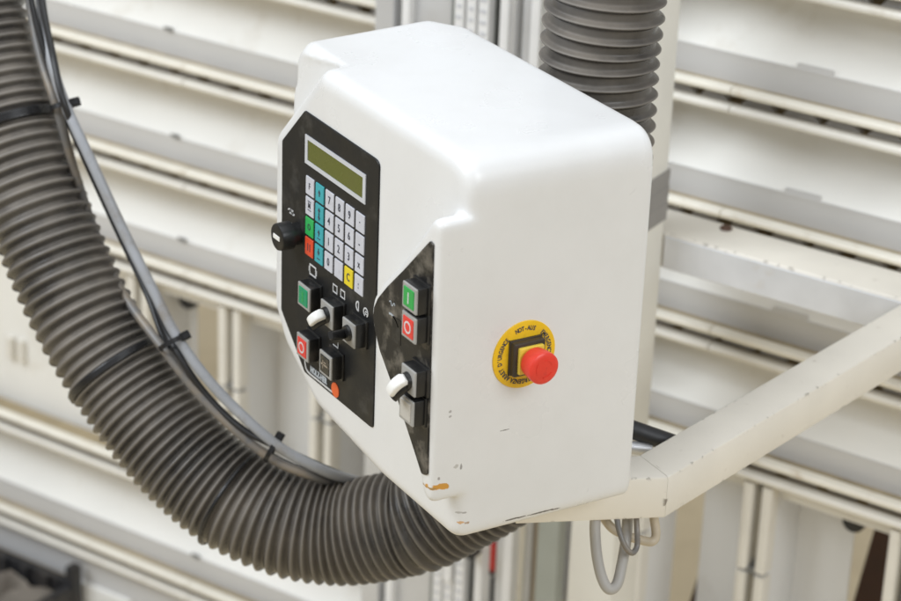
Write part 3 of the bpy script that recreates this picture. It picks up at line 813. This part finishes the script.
for k, z in enumerate(LZ):
    nz = LZ[k+1] if k+1 < len(LZ) else None
    if z == -.473-0 or abs(z+.4724) < .001: nz = None
    # a slat: double lip, recessed curved sheet, flat grey strip
    bm = bmesh.new()
    if nz is not None:
        h = z-nz
        pr0 = [(-.030, z-.0312), (-.050, z-.0385), (-.060, z-.050), (-.0605, z-.062), (-.056, z-.075), (-.045, z-.089), (-.028, z-h+.0465), (-.011, z-h+.0305)]
        sheet(bm, pr0, S0, S1)
        sl = obj('slat', bm, M['slat_white'], mach, smooth=.9)
        bm = bmesh.new(); sheet(bm, [(-.0095, z-h+.0315), (-.0105, z-h+.026), (-.014, z-h-.004)], S0, S1)
        for ts in (tabs_right, tabs_right-.62, tabs_right+.5):
            snbox(bm, ts-.021, ts+.022, NW+.0098, NW+.0135, z-h+.030, z-h+.0375)
        obj('face_strip', bm, M['slat_grey'], sl)
        bm = bmesh.new()
        for (qx, qy) in ((149, 22),):
            ts = s_at(qx, qy, NW)
            cyl(bm, sn(ts+.01*k, NW+.010, z-h+.034), -N, .0030, .0030, .004, 12); box(bm, sn(ts+.01*k-.008, NW+.010, z-h+.034), B, N, Z_, .004, .002, .0015)
        obj('screw', bm, M['alu_dark'], sl)
    else:
        snbox(bm, S0, S1, NW+.02, NW+.03, z-.06, z-.005)
        sl = obj('slat', bm, M['slat_white'], mach)
    bm = bmesh.new()
    for a, b in zip(joints, joints[1:]): bar(bm, a+.0008, b-.0008, z-.001, .0088, .000, .014, .0040)
    obj('edge_strip', bm, M['lip_cream'], sl, smooth=.6)
    bm = bmesh.new()
    for a, b in zip(joints, joints[1:]): bar(bm, a+.0008, b-.0008, z-.0225, .0092, .000, .014, .0040)
    obj('edge_strip', bm, M['lip_white'], sl, smooth=.6)
    bm = bmesh.new(); snbox(bm, S0, S1, NW+.022, NW+.032, z-.030, z-.0085); snbox(bm, S0, S1, NW-.001, NW+.030, z-.0085, z-.0040); snbox(bm, S0, S1, NW-.001, NW+.030, z-.0305, z-.0255)
    obj('gap_backing', bm, M['gap_dark'], sl)
    bm = bmesh.new(); s = S0
    while s < S1:
        w = .034+.014*random.random()
        v = [(s, z-.0254), (s+w*.2, z-.0165), (s+w*.8, z-.0172), (s+w, z-.0254)]
        loft(bm, [[sn(a, NW+.010, b) for a, b in v], [sn(a, NW+.020, b) for a, b in v]])
        s += .052
    obj('lip_teeth', bm, M['slat_grey'], sl)

# open bays between the fifth and sixth slat
ZB0, ZB1 = -.798-.004, -.4724-.037
def member(s):
    bm = bmesh.new()
    zj = -.628
    for off in (-.0125, .0125):
        for a, b in ((ZB0, zj-.003), (zj+.003, ZB1)):
            v = rounded([(s+off-.0068, NW+.012), (s+off+.0068, NW+.012), (s+off+.0068, NW-.010), (s+off-.0068, NW-.010)], [.001, .001, .005, .005], 4)
            loft(bm, [[sn(p.x, p.y, a) for p in v], [sn(p.x, p.y, b) for p in v]])
    mb_ = obj('bay_divider', bm, M['lip_white'], mach, smooth=.6)
    bm = bmesh.new(); snbox(bm, s-.012, s+.014, NW-.004, NW+.020, zj-.0045, zj+.0045, .001); snbox(bm, s-.004, s+.004, NW+.010, NW+.018, ZB0, ZB1)
    obj('joint_clip', bm, M['alu_dark'], mb_)
    bm = bmesh.new(); snbox(bm, s+.017, s+.019, NW+.004, NW+.078, ZB0, ZB1+.01)
    obj('side_panel', bm, M['panel_grey'], mb_)
members = [.205, .038, -.152, -.32, -.48, -.64, -.80, -.957, -1.12, -1.75]
for s in members: member(s)
for s in members:
    if abs(s+.32) < .01: a, b = s_at(700, 550, NW+.076), s_at(746, 550, NW+.076)
    elif abs(s+.152) < .01: a, b = s+.019, s_at(852, 550, NW+.076)
    elif abs(s+1.12) < .01: a, b = s+.019, s_at(197, 370, NW+.076)
    elif abs(s+.957) < .01: a, b = s+.019, s+.14
    elif s > 0: a, b = s+.019, s+.09
    elif s < -1.7: continue
    else: a, b = s+.019, s+.142
    bm = bmesh.new(); snbox(bm, a, b, NW+.076, NW+.079, ZB0-.02, ZB1+.02)
    obj('back_panel', bm, M['panel_grey'], mach)
for q in ((190, 298), (856, 519)):
    ts = s_at(q[0], q[1], NW+.05); p = on(q[0], q[1], N, NW+.05)
    bm = bmesh.new(); cyl(bm, p+N*.02, -N, .0145, .0145, .03, 28, .003)
    obj('rubber_stop', bm, M['rubber_black'], mach, smooth=.6)
bm = bmesh.new(); snbox(bm, -1.74, -1.175, NW+.040, NW+.043, ZB0-.02, ZB1+.02); obj('back_panel', bm, M['slat_white'], mach)
# latch on the bright panel left of the hose
p = on(19, 348, N, NW+.04); bm = bmesh.new()
for dx in (-.012, .010): snbox(bm, p.dot(B)+dx-.006, p.dot(B)+dx+.006, NW+.030, NW+.0405, p.z-.018, p.z+.018, .002)
obj('latch', bm, M['lip_white'], mach)
bm = bmesh.new(); snbox(bm, S0, S1, NW+.006, NW+.03, -1.05, -.990, .003); obj('base_rail', bm, M['slat_grey'], mach)
bm = bmesh.new(); snbox(bm, s_at(78, 580, NW), s_at(128, 590, NW), NW+.0, NW+.05, -1.12, -1.045, .003); obj('foot_plate', bm, M['slat_white'], mach)
bm = bmesh.new(); snbox(bm, s_at(130, 590, NW), S1, NW+.0, NW+.02, -1.09, -1.06, .003); obj('dark_rail', bm, M['alu_dark'], mach)

# ---- black bin of dust at the lower left
bp_ = on(74, 590, N, NW-.02); bs_, bz = bp_.dot(B), bp_.z
bin_ = thing('dust_bin', sn(bs_-.2, NW-.10, -1.25), 'black rimmed bin of grey wood dust at the lower left', 'bin')
bm = bmesh.new()
snbox(bm, bs_-.42, bs_-.008, NW-.026, NW-.012, bz-.10, bz+.014, .002)
snbox(bm, bs_-.008, bs_+.006, NW-.26, NW-.012, bz-.10, bz+.012, .002)
snbox(bm, bs_-.008, bs_+.008, NW-.030, NW-.010, bz-.1, bz+.042, .002)
snbox(bm, bs_-.42, bs_, NW-.26, NW-.25, bz-.10, bz+.0, .002)
snbox(bm, bs_-.42, bs_, NW-.26, NW-.012, bz-.13, bz-.10)
for k in range(9): snbox(bm, bs_-.40+.043*k, bs_-.385+.043*k, NW-.034, NW-.026, bz-.02, bz+.014, .001)
obj('bin_body', bm, M['bin_black'], bin_)
bm = bmesh.new()
g = bmesh.ops.create_grid(bm, x_segments=40, y_segments=24, size=1)
for v in bm.verts:
    a, b = v.co.x, v.co.y
    v.co = sn(bs_-.215+a*.205, NW-.143+b*.105, bz-.034+.010*math.sin(a*7+b*3)+.010*math.sin(a*13-b*11)+random.random()*.006 + .02*b)
d_ = obj('wood_dust', bm, M['dust'], bin_, smooth=9)
bm = bmesh.new(); box(bm, sn(bs_-.115, NW-.11, bz+.0), B, (N*.9-Z_*.3).normalized(), (Z_*.9+N*.3).normalized(), .011, .02, .05, .002)
off = obj('wood_offcut', bm, M['dust'], None); tag(off, 'dusty narrow wood offcut standing in the black bin', 'offcut')

# ================================================================== VERTICAL COLUMN behind the box
colm = thing('machine_column', sn(-.58, .73, -1.25), 'vertical grey and white aluminium column behind the control box', 'machine column')
NC = .72
def strip(x0, x1, n0, n1, mt, name='rail', ypx=5, bev=.002):
    bm = bmesh.new(); snbox(bm, s_at(x0, ypx, n0), s_at(x1, ypx, n0), n0, n1, -1.25, .60, bev); return obj(name, bm, M[mt], colm)
strip(375, 394, NC, NC+.02, 'alu')
strip(394, 402, NC+.025, NC+.03, 'alu_dark', 'groove')
strip(401.5, 409.5, NC-.004, NC+.02, 'alu_white')
strip(409, 452, NC+.008, NC+.03, 'alu', 'cover_plate')
strip(451, 492, NC+.012, NC+.03, 'green_grey', 'groove')
def rack(x0, x1):
    s0, s1 = s_at(x0, 5, NC-.005), s_at(x1, 5, NC-.005)
    bm = bmesh.new(); snbox(bm, s0, s1, NC-.005, NC+.010, -1.25, .60, .0015)
    o = obj('toothed_rack', bm, M['alu_white'], colm)
    bm = bmesh.new(); z = -1.2
    while z < .59:
        snbox(bm, s0+.002+.002*random.random(), s1-.003, NC-.0056, NC-.004, z, z+.004); z += .0135
    obj('rack_marks', bm, M['grey_frame'], o)
rack(454.5, 464); rack(466.5, 476); rack(478.5, 489)
strip(490, 502, NC+.022, NC+.03, 'alu_dark', 'groove')
strip(500, 509, NC-.008, NC+.02, 'alu_white')
strip(509, 515, NC+.0, NC+.02, 'alu_white')
strip(515, 524, NC+.026, NC+.03, 'alu_dark', 'groove')
strip(523, 532, NC+.006, NC+.02, 'alu')
strip(531, 541, NC-.006, NC+.02, 'alu_white')
strip(541, 552, NC+.01, NC+.02, 'lip_cream', 'rail')
strip(552, 562, NC+.018, NC+.03, 'alu', 'rail')
strip(561, 569, NC+.022, NC+.03, 'tan_strip', 'rail')
strip(568, 592, NC+.012, NC+.03, 'green_grey', 'rail')
p = on(493, 556, N, NC+.010); bm = bmesh.new(); snbox(bm, p.dot(B)-.0055, p.dot(B)+.0055, NC+.004, NC+.024, p.z-.021, p.z+.020, .002)
obj('red_scraper', bm, M['red_plastic'], colm)
p = on(494, 588, N, NC+.016); bm = bmesh.new(); snbox(bm, p.dot(B)-.005, p.dot(B)+.005, NC+.01, NC+.024, p.z-.02, p.z+.016, .002); cyl(bm, p+Z_*.03-N*.006, -N, .005, .005, .006, 12)
obj('clamp', bm, M['rubber_black'], colm)
p = on(447.5, 570, N, NC-.008); bm = bmesh.new(); snbox(bm, p.dot(B)-.006, p.dot(B)+.006, NC-.010, NC-.004, p.z-.016, p.z+.016, .001)
obj('stop_plate', bm, M['alu_white'], colm)
p = on(471, 549, N, NC-.02); bm = bmesh.new(); snbox(bm, p.dot(B)-.008, p.dot(B)+.008, NC-.03, NC+.0, p.z-.010, p.z+.012, .003)
obj('stop_block', bm, M['rubber_black'], colm)

# brown board behind the open bay
p0, p1 = on(878, 602, N, NW+.25), on(884, 520, N, NW+.25)
bm = bmesh.new()
q = [on(852, 606, N, NW+.2), on(905, 606, N, NW+.2), on(905, 512, N, NW+.2), on(877, 520, N, NW+.2)]
prism(bm, q, Vector((0, 0, 0)), N*.018, 0)
b_ = obj('brown_board', bm, M['brown_board'], None); tag(b_, 'dark brown board with a slanting edge behind the right bay', 'board')
q = [on(682, 625, N, NW+.2), on(704, 625, N, NW+.2), on(704, 566, N, NW+.2), on(700, 570, N, NW+.2)]
bm = bmesh.new(); prism(bm, q, Vector((0, 0, 0)), N*.018, 0)
b_ = obj('brown_board', bm, M['brown_board'], None); tag(b_, 'sliver of dark brown board left of the bay divider', 'board')

# ================================================================== FLOOR
bm = bmesh.new(); g = bmesh.ops.create_grid(bm, x_segments=2, y_segments=2, size=6)
for v in bm.verts: v.co.z = -1.25
tag(obj('floor', bm, M['floor'], None), 'tan workshop floor', None, None, 'structure')

# ================================================================== LIGHT
w = bpy.data.worlds.new('World'); scene.world = w; w.use_nodes = True
nt = w.node_tree; bg = nt.nodes['Background']; bg.inputs[1].default_value = .50
tcw = nt.nodes.new('ShaderNodeTexCoord'); sx = nt.nodes.new('ShaderNodeSeparateXYZ'); rmp = nt.nodes.new('ShaderNodeValToRGB')
mrw = nt.nodes.new('ShaderNodeMapRange'); mrw.inputs[1].default_value = -.3; mrw.inputs[2].default_value = 1
nt.links.new(tcw.outputs['Generated'], sx.inputs[0]); nt.links.new(sx.outputs[2], mrw.inputs[0]); nt.links.new(mrw.outputs[0], rmp.inputs[0])
cr = rmp.color_ramp; cr.elements[0].position = 0; cr.elements[0].color = (.54, .44, .27, 1); cr.elements[1].position = 1; cr.elements[1].color = (1, 1, 1, 1)
for p_, c_ in ((.23, (.70, .64, .52, 1)), (.45, (.86, .87, .88, 1))):
    e_ = cr.elements.new(p_); e_.color = c_
nt.links.new(rmp.outputs[0], bg.inputs[0])
def area(name, loc, aim, sx, sy, power, col):
    l = bpy.data.lights.new(name, 'AREA'); l.shape = 'RECTANGLE'; l.size = sx; l.size_y = sy; l.energy = power; l.color = col
    o = bpy.data.objects.new(name, l); COL.objects.link(o); o.location = loc
    o.rotation_euler = (Vector(aim)-Vector(loc)).to_track_quat('-Z', 'Y').to_euler()
    return o
area('ceiling_lamp', (.0, -.2, 2.7), (-.2, .2, 0), 3.0, 1.6, 21, (.885, .94, 1.0))
area('window_light', (-.9, -2.6, 2.25), (-.3, .2, -.2), 2.4, 1.4, 94, (.885, .94, 1.0))
area('side_fill_light', (2.9, .5, 1.9), (-.2, .2, -.2), 1.8, 1.4, 52, (.92, .96, 1.0))  # added fill lamp, no window here; brightens the emergency stop side of the box

# ================================================================== CAMERA
cd = bpy.data.cameras.new('Camera'); cam = bpy.data.objects.new('Camera', cd); COL.objects.link(cam)
cd.sensor_fit = 'HORIZONTAL'; cd.sensor_width = 36; cd.lens = FPX/PW*36
cd.clip_start = .05; cd.clip_end = 100
Mx = Matrix((R, U, -F)).transposed().to_4x4(); Mx.translation = CAM
cam.matrix_world = Mx
cd.dof.use_dof = True; cd.dof.focus_distance = 2.08; cd.dof.aperture_fstop = 6.3
scene.camera = cam
vs = scene.view_settings
vs.view_transform = 'Standard'; vs.look = 'None'; vs.exposure = .06; vs.gamma = 1
scene.render.resolution_x, scene.render.resolution_y = 1024, 683
scene.cycles.max_bounces = 8; scene.cycles.use_denoising = True
